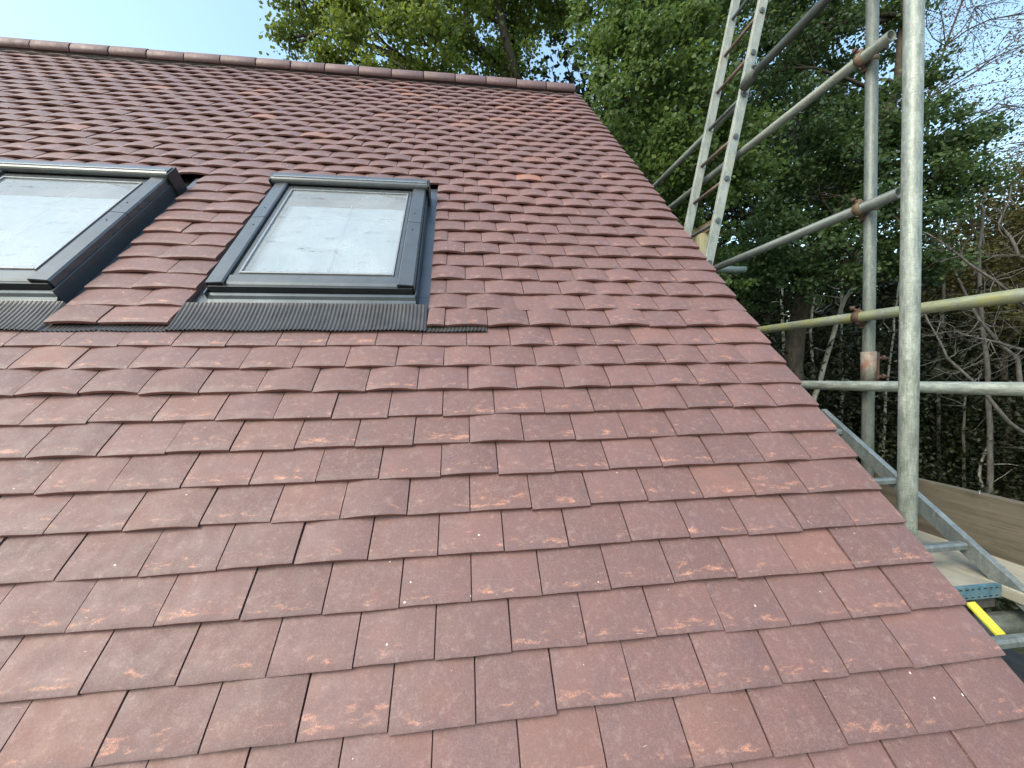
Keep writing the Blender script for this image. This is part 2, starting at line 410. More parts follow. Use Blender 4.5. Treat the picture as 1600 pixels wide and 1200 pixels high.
# ---- plain clay tiles
TL, TH = .262, .0135
TILT = math.atan2(TH+.0010, GA)
NX = 4
def tile_arrays(w, seed, camber):
    r = random.Random(seed); hw = w/2
    xs = [-hw+w*i/NX for i in range(NX+1)]
    V, L = [], []
    cz = lambda x: camber*(1-(x/hw)**2)
    j = lambda a: r.uniform(-a, a)
    rows = [(0.0, -.0030), (.0035, -.0013), (.030, 0.0), (TL, 0.0)]
    jn = [j(.0007) for _ in xs]
    top = [[(x, y+(jn[i] if k < 3 else 0), cz(x)+dz) for i, x in enumerate(xs)] for k, (y, dz) in enumerate(rows)]
    bot = [[(x, y+(jn[i] if y < .01 else 0), cz(x)-TH) for i, x in enumerate(xs)] for y in (.0012, TL)]
    F, S = [], []
    def grid(rws, smooth, lz):
        o = len(V); n = len(rws[0])
        for row in rws:
            for p in row: V.append(p); L.append((p[0], p[1], lz))
        for a in range(len(rws)-1):
            for i in range(n-1): F.append((o+a*n+i, o+a*n+i+1, o+(a+1)*n+i+1, o+(a+1)*n+i)); S.append(smooth)
    grid(top, True, 0.0); grid([bot[0], top[0]], False, .3); grid([bot[1], bot[0]], False, .5)
    for e in (0, -1):
        o = len(V); P = [top[0][e], top[1][e], top[3][e], bot[1][e], bot[0][e]]
        for p in P: V.append(p); L.append((p[0], p[1], .4))
        F.append(tuple(o+i for i in ((0, 1, 2, 3, 4) if e == 0 else (4, 3, 2, 1, 0)))); S.append(False)
    return V, L, F, S
_tm = {}
def tile_mesh(w, var):
    key = (round(w, 3), var)
    if key not in _tm:
        V, L, F, S = tile_arrays(key[0], hash(key) & 0xffff, (.0012, .0028, .0074, .0018, .0060, .0098)[var % 6]*min(1, (key[0]/.165)))
        me = bpy.data.meshes.new('roof_tile'); me.from_pydata(V, [], F); me.polygons.foreach_set('use_smooth', S)
        at = me.attributes.new('loc', 'FLOAT_VECTOR', 'POINT'); at.data.foreach_set('vector', np.array(L, dtype=np.float32).ravel())
        me.materials.append(TILE); _tm[key] = (me, V, L, F, S)
    return _tm[key]

W2 = (-2.222, -1.458, 1.318, 2.262)      # roof windows: u0, u1, v0, v1
W1 = (-3.510, -2.738, 1.318, 2.262)
CUT2 = (-2.305, -1.402); CUT1 = (-3.600, -2.690)
def verge_off(v): return -.055*max(0.0, (v-2.5)/2.0)**1.6
tiles = []
rt = random.Random(3)
def roof_bump(u, v):
    return .0022*math.sin(u*2.1+1.3*math.sin(v*1.7))+.0018*math.sin(v*3.3+u*.9)
for k in range(KLO, KHI+1):
    v0 = k*GA
    js = [0.0]; p = -1.5 if k % 2 == 0 else -1.0
    while p*TW > ULEFT: js.append(p); p -= 1
    js = [j*TW+(rt.uniform(-.0022, .0022) if j else 0) for j in js]
    segs = [(js[i+1], js[i]) for i in range(len(js)-1)]
    if 11 <= k <= 22:
        out_ = []
        for a, b in segs:
            for lo, hi in ((CUT2[1], 1), (CUT1[1], CUT2[0]), (-99, CUT1[0])):
                x, y = max(a, lo), min(b, hi)
                if y-x > .002 and lo != CUT1[1]: out_.append([x, y])
        # gap between the two windows: two tiles to a course, joint alternating
        jt = -2.535 if k % 2 else -2.458
        jt += rt.uniform(-.008, .008)
        e0 = CUT1[1]+rt.uniform(-.006, .004); e1 = CUT2[0]+rt.uniform(-.004, .006)
        out_ += [[e0, jt], [jt, e1]]
        # merge slivers at the cuts into their neighbours
        out_.sort(); mg = []
        for s_ in out_:
            if mg and (s_[1]-s_[0] < .05 or mg[-1][1]-mg[-1][0] < .05) and abs(s_[0]-mg[-1][1]) < .004: mg[-1][1] = s_[1]
            else: mg.append(s_)
        segs = [tuple(s_) for s_ in mg]
    for a, b in segs:
        w = b-a-.0032; uc = (a+b)/2+verge_off(v0)
        var = rt.choice((0, 0, 0, 1, 1, 3, 3, 1, 4, 2))
        if v0 > .8: var = rt.choice((1, 4, 4, 2, 2, 5, 5, 1))
        if v0 > 2.2: var = rt.choice((4, 2, 2, 2, 5, 5, 5))
        h = roof_bump(uc, v0)+rt.uniform(-.0012, .0012)*(1.9 if v0 > 1.2 else 1)
        if rt.random() < .05: h += rt.uniform(.001, .0035)
        if k == 11 and -4.1 < uc: h += .0060
        if k == 10 and -4.0 < uc < -1.05: var = 0; h = roof_bump(uc, v0)-.0015
        orange = 0.0
        if -1.9 < uc < -.25 and 3.4 < v0 < 4.65 and rt.random() < .28: orange = rt.uniform(.1, .8)
        elif v0 > 2.4 and rt.random() < .014: orange = rt.uniform(.3, 1)
        elif rt.random() < .10: orange = rt.uniform(.05, .22)
        grey = min(1, max(0, (-uc-1.2)/4.0*.75+(v0-1.0)*.12+rt.uniform(-.28, .28)))
        T = RM @ Matrix.Translation((uc, v0+rt.gauss(0, .0019), h)) @ Matrix.Rotation(rt.gauss(0, .0065), 4, 'Z') @ Matrix.Rotation(-TILT+rt.uniform(-.004, .010), 4, 'X') @ Matrix.Rotation(rt.gauss(0, .006), 4, 'Y')
        # size on the picture of the exposed face
        area = 0.0
        c = RM @ Vector((uc, v0+GA/2, 0)); d = c-CAM
        fwd = Vector((.12102, .99232, -.0254)); z = d.dot(fwd)
        if z > .05:
            xx = d.dot(Vector((.99253, -.12137, -.01269)))/z; yy = d.dot(Vector((.01567, .02368, .9996)))/z
            if abs(xx) < 1.42 and abs(yy) < 1.08:
                nrm = Vector((0, -math.sin(PITCH), math.cos(PITCH))); area = (b-a)*GA*abs(d.normalized().dot(nrm))/d.length_squared/max(.05, (d.normalized().dot(fwd)))**3
        if v0 > .55 and v0 < RV: pass
        tiles.append((area, T, round(w, 3), var, (rt.random(), orange, grey, 1.0)))
tiles.sort(key=lambda t: -t[0])
for area, T, w, var, col in tiles[:300]:
    me = tile_mesh(w, var)[0]
    o = bpy.data.objects.new('roof_tile', me); COL.objects.link(o); o.parent = roof; o.matrix_basis = T; o.color = col
BV, BF, BS, BL, BC = [], [], [], [], []; off = 0
for area, T, w, var, col in tiles[300:]:
    _, V, L, F, S = tile_mesh(w, var)
    A = np.array(V)@np.array(T.to_3x3()).T+np.array(T.translation)
    BV.append(A); BF += [tuple(i+off for i in q) for q in F]; BS += S; BL.append(np.array(L)); BC.append(np.tile(np.array(col), (len(V), 1))); off += len(V)
me = bpy.data.meshes.new('roof_tiles'); me.from_pydata(np.concatenate(BV).tolist(), [], BF); me.polygons.foreach_set('use_smooth', BS)
me.attributes.new('loc', 'FLOAT_VECTOR', 'POINT').data.foreach_set('vector', np.concatenate(BL).astype(np.float32).ravel())
me.attributes.new('tint', 'FLOAT_COLOR', 'POINT').data.foreach_set('color', np.concatenate(BC).astype(np.float32).ravel())
me.materials.append(TILE_FAR)
o = bpy.data.objects.new('roof_tiles', me); COL.objects.link(o); o.parent = roof; tag(o, 'upper courses of clay tiles', kind='stuff')

# ---- ridge tiles: bonnet of rounded section, butted with a thin mortar joint
def ridge_mesh(var):
    r = random.Random(var); seg = 10; R0, R1 = .112, .097; Ln = .291
    V, L, F, S = [], [], [], []
    for x in (0.0, .004, Ln-.004, Ln):
        e = 0 if .002 < x < Ln-.002 else -.0025
        for i in range(seg+1):
            t = math.radians(-18+216*i/seg); V.append((x, -math.cos(t)*(R0+e), math.sin(t)*(R0+e)*.86)); L.append((x-.15, .12+.02*i, .1))
    n = seg+1
    for a in range(3):
        for i in range(seg): F.append((a*n+i, a*n+i+1, (a+1)*n+i+1, (a+1)*n+i)); S.append(True)
    o0 = len(V)
    for x in (0.0, Ln):
        for i in range(n):
            t = math.radians(-18+216*i/seg); V.append((x, -math.cos(t)*R1, math.sin(t)*R1*.86)); L.append((x, .12, .4))
    for i in range(seg):
        F.append((i, o0+i, o0+i+1, i+1)); S.append(False)
        F.append((3*n+i, 3*n+i+1, o0+n+i+1, o0+n+i)); S.append(False)
        F.append((o0+i, o0+n+i, o0+n+i+1, o0+i+1)); S.append(True)
    F.append((0, n, 2*n, 3*n, o0+n, o0)); S.append(False); F.append((n-1, o0+n-1, o0+2*n-1, 4*n-1, 3*n-1, 2*n-1)); S.append(False)
    me = bpy.data.meshes.new('ridge_tile'); me.from_pydata(V, [], F); me.polygons.foreach_set('use_smooth', S)
    me.attributes.new('loc', 'FLOAT_VECTOR', 'POINT').data.foreach_set('vector', np.array(L, dtype=np.float32).ravel())
    me.materials.append(TILE); return me
RMESH = ridge_mesh(1)
rz = RIDGE_Z-.050
for i in range(25):
    o = bpy.data.objects.new('ridge_tile', RMESH); COL.objects.link(o); o.parent = roof
    o.matrix_basis = Matrix.Translation((-.035+verge_off(RV)-.3*(i+1), RIDGE_Y+rt.uniform(-.003, .003), rz+rt.uniform(-.003, .003))) @ Matrix.Rotation(rt.gauss(0, .004), 4, 'Z')
    o.color = (rt.random(), 0.0, rt.uniform(.7, 1.0), 1)
m = MB()
m.tube([(ULEFT+.1, RIDGE_Y, rz), (-.05+verge_off(RV), RIDGE_Y, rz)], [.095, .095], 16)
m.build('shaded_ridge_mortar', UNDERLAY, roof)  # mortar core coloured dark to paint the shadow line under the ridge

# ------------------------------------------------------------------ roof windows
def sweep_box(m, u0, u1, v0, v1, h0, h1): m.box((u0, v0, h0), (u1, v1, h1))
def roof_window(u0, u1, v0, v1, name_label, apr_l, apr_r):
    win = empty('roof_window'); win.parent = house
    win.matrix_basis = Matrix.Translation((0, 0, -GZ)) @ RM @ Matrix.Translation((u0, v0, 0))
    win['label'] = name_label
    w, l = u1-u0, v1-v0
    T = .063                                     # height of the frame above the slope
    def P(mb, nm, mat, bev=.0015): return mb.build(nm, mat, win, bev)
    # outer kerb, a ring
    m = MB()
    for a in (((.004, .02, -.06), (.045, l+.02, T-.012)), ((w-.045, .02, -.06), (w-.004, l+.02, T-.012)),
              ((.0451, .018, -.06), (w-.0451, .055, T-.012)), ((.0451, l-.06, -.06), (w-.0451, l+.02, T-.012))): m.box(*a)
    P(m, 'frame', WIN_DARK)
    # side covers: each side two lengths with a seam, folded down at the outer edge
    sm = l*.545
    for s, e0, e1 in ((0, .012, sm-.002), (0, sm+.002, l-.03), (1, .012, sm-.002), (1, sm+.002, l-.03)):
        m = MB(); x = (lambda q: q) if s == 0 else (lambda q: w-q)
        pr = [(x(-.004), T-.040), (x(-.004), T-.006), (x(.002), T), (x(.058), T+.004), (x(.064), T), (x(.064), T-.016), (x(.060), T-.016), (x(.060), T-.003), (x(.001), T-.005), (x(.0), T-.040)]
        m.extrude(pr, (0, e0, 0), (1, 0, 0), (0, 0, 1), (0, 1, 0), e1-e0)
        c = P(m, 'side_cover', WIN_GREY, 0)
    for s in (0, 1):
        for yy in (sm*.86, sm+.09):
            m = MB(); m.tube([(.035 if s == 0 else w-.035, yy, T+.001), (.035 if s == 0 else w-.035, yy, T+.0045)], [.0035, .003], 8); P(m, 'screw', RUBBER, 0)
        m = MB()                                  # lower side flashing leg of the frame
        x0, x1 = (-.010, -.0045) if s == 0 else (w+.0045, w+.010)
        m.box((x0, -.012, -.05), (x1, l+.03, T-.030)); P(m, 'side_flange', FLASH)
        m = MB()
        x0, x1 = (-.082, -.011) if s == 0 else (w+.011, w+.056)
        m.box((x0, -.03, -.034), (x1, .05, -.026)); m.box((x0, .0505, -.0335), (x1, l*.72, -.0255)); m.box((x0, l*.7205, -.033), (x1, l+.15, -.025))
        P(m, 'side_flashing', FLASH, 0)
    # sash
    gx0, gx1, gy0, gy1 = .095, w-.088, .088, l-.115
    m = MB()
    m.box((.068, .050, T-.05), (gx0-.004, l-.07, T-.010)); m.box((gx1+.004, .050, T-.05), (w-.068, l-.07, T-.010))
    m.box((gx0-.0039, .050, T-.05), (gx1+.0039, gy0-.004, T-.008)); m.box((gx0-.0039, gy1+.004, T-.05), (gx1+.0039, l-.07, T-.010))
    P(m, 'sash_frame', WIN_GREY)
    m = MB()
    for a in (((gx0-.0035, gy0-.003, T-.02), (gx0+.004, gy1+.003, T-.004)), ((gx1-.004, gy0-.003, T-.02), (gx1+.0035, gy1+.003, T-.004)),
              ((gx0+.0041, gy0-.003, T-.02), (gx1-.0041, gy0+.006, T-.003)), ((gx0+.0041, gy1-.004, T-.02), (gx1-.0041, gy1+.003, T-.004))): m.box(*a)
    P(m, 'glazing_bead', SASH, .001)
    m = MB(); m.add([(0, 0, 0), (gx1-gx0-.008, 0, 0), (gx1-gx0-.008, gy1-gy0-.01, 0), (0, gy1-gy0-.01, 0)], [(0, 1, 2, 3)])
    o = m.build('glass_pane', GLASS, win); o.location = (gx0+.004, gy0+.006, T-.011)
    fx = gx1-gx0
    m = MB(); nxs, nys = 16, 14
    vv = [(fx*i/nxs, (gy1-gy0)*.86*j/nys, .0010*math.sin(i*1.3+j*.7)+.0010*math.sin(j*1.9)) for j in range(nys+1) for i in range(nxs+1)]
    m.add(vv, [(j*(nxs+1)+i, j*(nxs+1)+i+1, (j+1)*(nxs+1)+i+1, (j+1)*(nxs+1)+i) for j in range(nys) for i in range(nxs)], True)
    o = m.build('membrane', FILM, win); o.location = (gx0, gy0, T-.045)
    m = MB(); m.box((fx*.52, 0, .0095), (fx*.526, (gy1-gy0)*.88, .0105)); m.box((0, (gy1-gy0)*.70, .0095), (fx*.519, (gy1-gy0)*.704, .0105)); m.box((fx*.527, (gy1-gy0)*.70, .0095), (fx, (gy1-gy0)*.704, .0105))
    o = m.build('tape_seam', FILM, win); o.location = (gx0, gy0, T-.045)
    m = MB(); m.box((gx0-.003, gy0+(gy1-gy0)*.80, T-.068), (gx1+.003, gy1+.002, T-.052)); P(m, 'head_lining', BATTEN, 0)
    # bottom cover and skirt
    m = MB()
    pr = [(.052, T-.004), (.012, T-.006), (.002, T-.012), (-.004, T-.022), (-.004, T-.028), (.052, T-.028)]
    m.extrude(pr, (.066, .016, 0), (0, 1, 0), (0, 0, 1), (1, 0, 0), w-.132); P(m, 'bottom_cover', WIN_GREY, 0)
    m = MB(); m.box((.004, .006, -.02), (w-.004, .0175, T-.013)); P(m, 'bottom_skirt', WIN_DARK)
    m = MB()
    pr = [(.0035, .022), (-.006, .017), (-.014, .006), (-.024, .001), (-.036, -.001), (-.036, -.004), (-.0, -.006), (.0035, .0)]
    m.extrude(pr, (-.006, 0, 0), (0, 1, 0), (0, 0, 1), (1, 0, 0), w+.012); P(m, 'apron_upstand', FLASH, 0)
    # rounded hood along the head
    m = MB()
    pr = [(l-.062, T-.005), (l-.065, T+.006)]+[(l-.045-.020*math.cos(t), T+.008+.018*math.sin(t)) for t in [math.radians(a) for a in (20, 45, 70, 90)]]+[(l+.006, T+.024), (l+.016, T+.016), (l+.020, -.03), (l+.012, -.03), (l+.008, T-.005)]
    m.extrude(pr, (-.016, 0, 0), (0, 1, 0), (0, 0, 1), (1, 0, 0), w+.028); P(m, 'top_hood', WIN_GREY, .001)
    m = MB(); m.box((-.004, l-.046, T+.0265), (w+.004, l-.036, T+.0290)); P(m, 'hood_highlight', SASH, .001)  # pale strip added as a painted highlight along the hood
    for s in (0, 1):
        m = MB(); x0, x1 = (-.026, -.0165) if s == 0 else (w+.0125, w+.022)
        m.box((x0, l-.070, -.03), (x1, l+.020, T+.020)); P(m, 'hood_end', WIN_DARK)
    # pleated apron draped over the course below
    m = MB(); pitch = .0146; a0, a1 = apr_l-u0, apr_r-u0
    n = int((a1-a0)/pitch)*4; rows = [(-.036, .003), (-.055, .001), (-.09, -.001), (-.125, -.002), (-.155, -.002), (-.186, -.0005)]
    vv = []
    for (y, h) in rows:
        for i in range(n+1):
            x = a0+(a1-a0)*i/n; am = .0036 if y < -.04 else .0012
            ww = math.sin(i*math.pi/2)
            drape = .0011*math.sin(x*19+1)*(1 if y < -.12 else .3)
            hh = h
            if (x+u0 < CUT1[0]+.004 or x+u0 > CUT2[1]-.004 or (CUT1[1]-.01 < x+u0 < CUT2[0]+.004)):
                am *= .5 if y > -.17 else 1; hh = -.0125-(.155+y)*.15 if y > -.17 else -.0055
            vv.append((x, y+(drape*1.6 if y < -.18 else 0)+.0008*math.sin(i*2.3), hh+am*ww+drape+.0035))
    m.add(vv, [(j*(n+1)+i, (j+1)*(n+1)+i, (j+1)*(n+1)+i+1, j*(n+1)+i+1) for j in range(len(rows)-1) for i in range(n)], True)
    P(m, 'apron_flashing', APRON, 0)
    return win
roof_window(*W2, 'narrow fully visible roof window right of the strip of tiles', -2.520, -1.172)
roof_window(*W1, 'roof window cut off by the left edge of the picture', -3.80, -2.524)

# ------------------------------------------------------------------ scaffold
TR = .02415
def scaffold_tube(a, b, mat, label, group=None):
    a, b = Vector(a), Vector(b); L = (b-a).length
    m = MB(); m.pipe((0, 0, 0), (0, 0, L), TR, .004, 28)
    o = m.build('scaffold_tube', mat)
    o.location = a; o.rotation_euler = (b-a).to_track_quat('Z', 'Y').to_euler()
    return tag(o, label, 'scaffold tube', group)
def coupler(p, label, mat=RUST_PALE, flip=1):
    """double coupler: one band round the ledger (along Y), one round the upright (along Z), with bolts"""
    x, y, z = p
    root = empty('tube_coupler', p); tag(root, label, 'coupler')
    def band(ax, cen, nm):
        m = MB(); seg = 18; ex, ey = {'y': ((1, 0, 0), (0, 0, 1)), 'z': ((1, 0, 0), (0, 1, 0))}[ax]; d = {'y': (0, 1, 0), 'z': (0, 0, 1)}[ax]
        ex, ey, d, cen = Vector(ex), Vector(ey), Vector(d), Vector(cen); V = []
        for rr, t in ((TR+.0006, -.016), (TR+.0042, -.016), (TR+.0055, 0), (TR+.0042, .016), (TR+.0006, .016)):
            for i in range(seg): a = 2*math.pi*i/seg; V.append(cen+(ex*math.cos(a)+ey*math.sin(a))*rr+d*t)
        F = [(k*seg+i, k*seg+(i+1) % seg, ((k+1) % 5)*seg+(i+1) % seg, ((k+1) % 5)*seg+i) for k in range(5) for i in range(seg)]
        m.add(V, F, True); return m.build(nm, mat, root)
    band('y', (0, 0, 0), 'band'); band('z', (.0535, .0, 0), 'band')
    m = MB(); m.box((.024, -.018, -.018), (.031, .018, .018)); m.build('body', mat, root, .002)
    for (c, d) in (((-.010, .0, .030), (-.45, .55, .62)), ((.056, -.033, .012), (.3, -.9, .15)), ((.010, .004, -.032), (.7, .3, -.5))):
        m = MB(); c = Vector(c); d = Vector(d).normalized()
        m.tube([c-d*.018, c+d*.034], [.0058, .0058], 8); m.tube([c+d*.016, c+d*.027], [.0115, .0115], 6); m.tube([c-d*.022, c-d*.008], [.0135, .0115], 7)
        m.build('bolt', RUST, root)
    m = MB(); m.box((-.016, -.012, .020), (.0, .012, .040)); m.build('hinge_lug', mat, root, .003)
    return root
LX = .635
scaffold_tube((.142, .319, -3.3), (.142, .319, 4.6), GALV, 'thick pale galvanised upright tube nearest the roof edge', 'upright scaffold tubes')
scaffold_tube((.689, .903, -3.3), (.689, .903, 4.9), GALV_MID, 'thinner looking upright tube further back carrying three rusty couplers', 'upright scaffold tubes')
scaffold_tube((LX-.035, -.2, 2.555), (LX-.035, 1.60, 2.575), GALV_MID, 'highest sloping tube running out of the top edge of the picture', 'guard rail tubes')
scaffold_tube((LX+.085, 1.745, 2.60), (LX+.085, 5.2, 2.62), GALV_MID, 'far tube passing behind the upright ladder stiles to the roof edge', 'guard rail tubes')
scaffold_tube((LX, .775, 2.153), (LX, 5.0, 2.235), GALV_MID, 'guard rail tube with open end clamped high on the rear upright', 'guard rail tubes')
scaffold_tube((LX, .735, 1.448), (LX, 5.0, 1.495), GALV_DARK, 'dark grey guard rail tube with open end clamped at mid height', 'guard rail tubes')
scaffold_tube((LX, -1.6, .900), (LX, 4.8, .985), GALV_MOSS, 'greenish yellow stained guard rail tube crossing behind the pale upright', 'guard rail tubes')
scaffold_tube((LX, -1.6, .622), (LX, 4.8, .565), GALV, 'lowest pale grey tube crossing the right edge almost level', 'guard rail tubes')
scaffold_tube((-.05, 2.03, 1.462), (.920, 2.03, 1.470), GALV, 'short tube end poking out beyond the roof edge under the dark rail')
# sleeve on the near end of the top rail
m = MB(); m.pipe((0, 0, -.065), (0, 0, .060), .033, .008, 24)
o = m.build('sleeve_coupler', GALV_MID); o.location = (LX-.035, 1.585, 2.575); o.rotation_euler = (Vector((.10, 1, -.28))).to_track_quat('Z', 'Y').to_euler()
tag(o, 'fat sleeve on the end of the top tube beside the ladder', 'coupler')
coupler((LX, .905, 2.156), 'rusty tan coupler highest on the rear upright')
coupler((LX, .905, 1.4525), 'rusty tan coupler at mid height on the rear upright')
coupler((LX, .905, .9325), 'brown rusty coupler on the greenish stained tube', RUST)
# rusty sleeve on the rear upright between the two lowest rails
root = empty('upright_sleeve', (.689, .903, .70)); tag(root, 'rusty sleeve with two bolts joining the rear upright', 'coupler')
m = MB(); m.pipe((0, 0, -.075), (0, 0, .065), TR+.0055, .005, 24); m.build('sleeve', metal_mat('patchy_rusty_sleeve', (.20, .22, .20), (.36, .38, .33), (.5, .8), .2, stain=(.20, .075, .04), stain_amt=.95, streak=True), root)
for zz in (.035, -.055):
    m = MB(); m.tube([(.02, -.015, zz), (.085, -.022, zz-.004)], [.006, .006], 8); m.tube([(.05, -.018, zz), (.064, -.02, zz)], [.012, .012], 6); m.build('bolt', RUST, root)
m = MB(); m.box((.024, -.022, -.07), (.036, -.010, .06)); m.build('flange', RUST, root, .002)

# upright ladder leaning against the rails: stiles in the X-Z plane, rungs along Y
lad = empty('ladder', (.21, 1.84, .75)); tag(lad, 'tall pale aluminium ladder with reddish rungs behind the roof edge', 'ladder')
dirl = Vector((.225, 0, 1)).normalized(); perp = Vector((1, 0, -.225)).normalized()
base = Vector((.645, 0, 2.61)) - dirl*1.95
top_len = 5.0
def stile(y):
    m = MB(); pr = [(-.031, -.013), (.031, -.013), (.031, .013), (-.031, .013)]
    m.extrude(pr, base+Vector((0, y, 0))-Vector(lad.location), perp, (0, 1, 0), dirl, top_len)
    return m.build('stile', ALU_PALE, lad, .003)
YN, YF = 1.680, 2.045
stile(YN); stile(YF)
i = 0; s_ = .14
while s_ < top_len:
    c = base+dirl*s_-Vector(lad.location)
    m = MB(); m.tube([c+Vector((0, YN-.020, 0)), c+Vector((0, YF+.018, 0))], [.0125, .0125], 10); m.build('rung', RUNG_RED if i % 3 else GALV_DARK, lad)
    m = MB(); m.tube([c+Vector((0, YN-.022, 0)), c+Vector((0, YN-.014, 0))], [.018, .018], 12); m.tube([c+Vector((0, YN-.0245, 0)), c+Vector((0, YN-.0215, 0))], [.008, .008], 8); m.build('rung_cap', GALV_DARK, lad)
    i += 1; s_ += .288
# inclined access ladder beside the verge
il = empty('access_ladder', (.30, -.35, -.65)); tag(il, 'grey metal access ladder sloping down through the deck beside the roof edge', 'ladder')
dl = Vector((0, math.cos(math.radians(36.5)), math.sin(math.radians(36.5)))); nl = Vector((0, -dl.z, dl.y)); ip = Vector((.476, .398, .054))
for x in (.476, .115):
    m = MB()
    s = 1 if x > .3 else -1
    pr = [(0, -.026), (.026*s, -.026), (.026*s, -.022), (.004*s, -.022), (.004*s, .022), (.026*s, .022), (.026*s, .026), (0, .026)]
    m.extrude(pr, ip+Vector((x-.476, 0, 0))-dl*1.15-Vector(il.location), (1, 0, 0), nl, dl, 1.845)
    m.build('stile', ALU, il, .0015)
for k in range(-3, 3):
    c = ip+dl*.281*k-Vector(il.location)+nl*.004
    m = MB(); pr = [(-.015, -.011), (.015, -.011), (.015, .004), (.009, .011), (-.009, .011), (-.015, .004)]
    m.extrude(pr, c+Vector((-.358, 0, 0)), (0, 1, 0), (0, 0, 1), (1, 0, 0), .355)
    m.build('rung', ALU, il, .001)
# deck boards along the gable
def board(x0, x1, y0, y1, z1, mat, label, th=.038, bands=()):
    root = empty('scaffold_board', ((x0+x1)/2, (y0+y1)/2, z1-th)); tag(root, label, 'scaffold board', 'boards of the gable deck')
    c = Vector(root.location); m = MB(); m.box(Vector((x0, y0, z1-th))-c, Vector((x1, y1, z1))-c); m.build('plank', mat, root, .003)
    for yb in bands:
        m = MB(); m.box(Vector((x0-.0015, yb-.0012, z1-th-.0015))-c, Vector((x1+.0015, yb-.0003, z1+.0015))-c)
        m.box(Vector((x0-.0015, yb-.0002, z1+.0006))-c, Vector((x1+.0015, yb+.012, z1+.0016))-c)
        m.build('end_band', BLUE_BAND, root)
        m = MB()
        for q in range(9):
            xx = x0+.02+q*.023
            for zz in (z1-.006, z1-.032): m.box(Vector((xx, yb-.0019, zz-.0015))-c, Vector((xx+.011, yb-.0013, zz+.0015))-c)
        m.build('band_slots', RUBBER, root)
    return root
board(.005, .228, .292, 4.4, -.030, BOARD, 'deck board close under the roof edge')
board(.236, .462, .292, 4.4, -.028, BOARD, 'deck board ending in a blue metal band', bands=(.292,))
board(.470, .715, -1.6, 4.4, -.031, BOARD, 'pale deck board outside the access ladder next to toe board')
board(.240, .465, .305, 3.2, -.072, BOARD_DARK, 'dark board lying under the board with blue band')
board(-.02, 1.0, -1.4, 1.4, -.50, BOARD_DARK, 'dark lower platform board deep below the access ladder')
root = empty('toe_board', (.745, 1.0, -.045)); tag(root, 'brown timber toe board on edge along the deck', 'toe board')
m = MB(); m.box((-.006, -2.6, .0), (.032, 3.6, .230)); m.build('plank', TOE, root, .003)
m = MB(); m.tube([(-.002, -.475, .19), (-.002, -.475, .240)], [.0018, .0018], 6)
m.tube([(-.002, -.475, .238), (-.002, -.475, .241)], [.004, .004], 6); m.build('nail', ALU, root)
# big tube under the deck end, yellow strip, loose timber
m = MB(); m.pipe((0, 0, -.35), (0, 0, .75), .036, .005, 28)
o = m.build('cross_tube', GALV_MID); o.location = (.30, .300, -.165); o.rotation_euler = (0, math.pi/2, 0); tag(o, 'fat grey cross tube under the board ends below the ladder', 'scaffold tube')
m = MB(); m.box((-.016, -.005, -.004), (.016, .088, .004))
o = m.build('yellow_strip', YELLOW, None, .0015); o.rotation_euler = (math.radians(38), 0, 0)
tag(o, 'bright yellow strip lying on the rungs of access ladder', 'strip'); o.location = Vector((.340, .220, -.128))
m = MB(); m.box((-.05, -.11, -.35), (.05, .11, .10))
o = m.build('timber_block', BLOCK, None, .003); o.location = (.59, 2.13, 1.64); tag(o, 'yellowish timber offcut behind the foot of the upright ladder', 'timber')
m = MB(); m.box((-.02, -.35, -.035), (.02, .30, .035))
o = m.build('timber_rail', BATTEN, None, .003); o.location = (.60, 2.30, 1.775); tag(o, 'dark timber rail between the ladder stiles low down', 'timber')

# ------------------------------------------------------------------ trees
def leaf_mesh(name, cen, out, size, mat, var, seed, droop=.12, upbias=.6, narrow=.52):
    """many leaf-sized kite faces; cen (n,3), out (n,3) outward direction, size (n,), var (n,)"""
    r = np.random.default_rng(seed); n = len(cen)
    d = out*.55+r.normal(0, .75, (n, 3)); d[:, 2] -= droop; d /= np.linalg.norm(d, axis=1, keepdims=True)+1e-9
    nn = r.normal(0, .6, (n, 3))+out*.5; nn[:, 2] += upbias
    s = np.cross(d, nn); s /= np.linalg.norm(s, axis=1, keepdims=True)+1e-9
    up = np.cross(s, d)
    w = (size*narrow*(.8+.4*r.random(n)))[:, None]*.5; L = size[:, None]
    fold = up*w*.35
    base = cen-d*L*.5
    V = np.empty((n, 6, 3))
    V[:, 0] = base; V[:, 1] = base+d*L*.38+s*w*.80+fold; V[:, 2] = base+d*L*.72+s*w+fold*.8
    V[:, 3] = base+d*L-up*L*.10; V[:, 4] = base+d*L*.72-s*w+fold*.8; V[:, 5] = base+d*L*.38-s*w*.80+fold
    me = bpy.data.meshes.new(name); me.vertices.add(n*6); me.vertices.foreach_set('co', V.astype(np.float32).ravel())
    base_i = np.arange(n)[:, None]*6
    q = np.concatenate([base_i+np.array([[0, 1, 2, 3]]), base_i+np.array([[0, 3, 4, 5]])], axis=1).reshape(-1)
    me.loops.add(n*8); me.loops.foreach_set('vertex_index', q.astype(np.int32))
    me.polygons.add(n*2); me.polygons.foreach_set('loop_start', (np.arange(n*2)*4).astype(np.int32))
    me.update(calc_edges=True)
    me.attributes.new('var', 'FLOAT', 'POINT').data.foreach_set('value', np.repeat(var, 6).astype(np.float32))
    me.materials.append(mat); return me

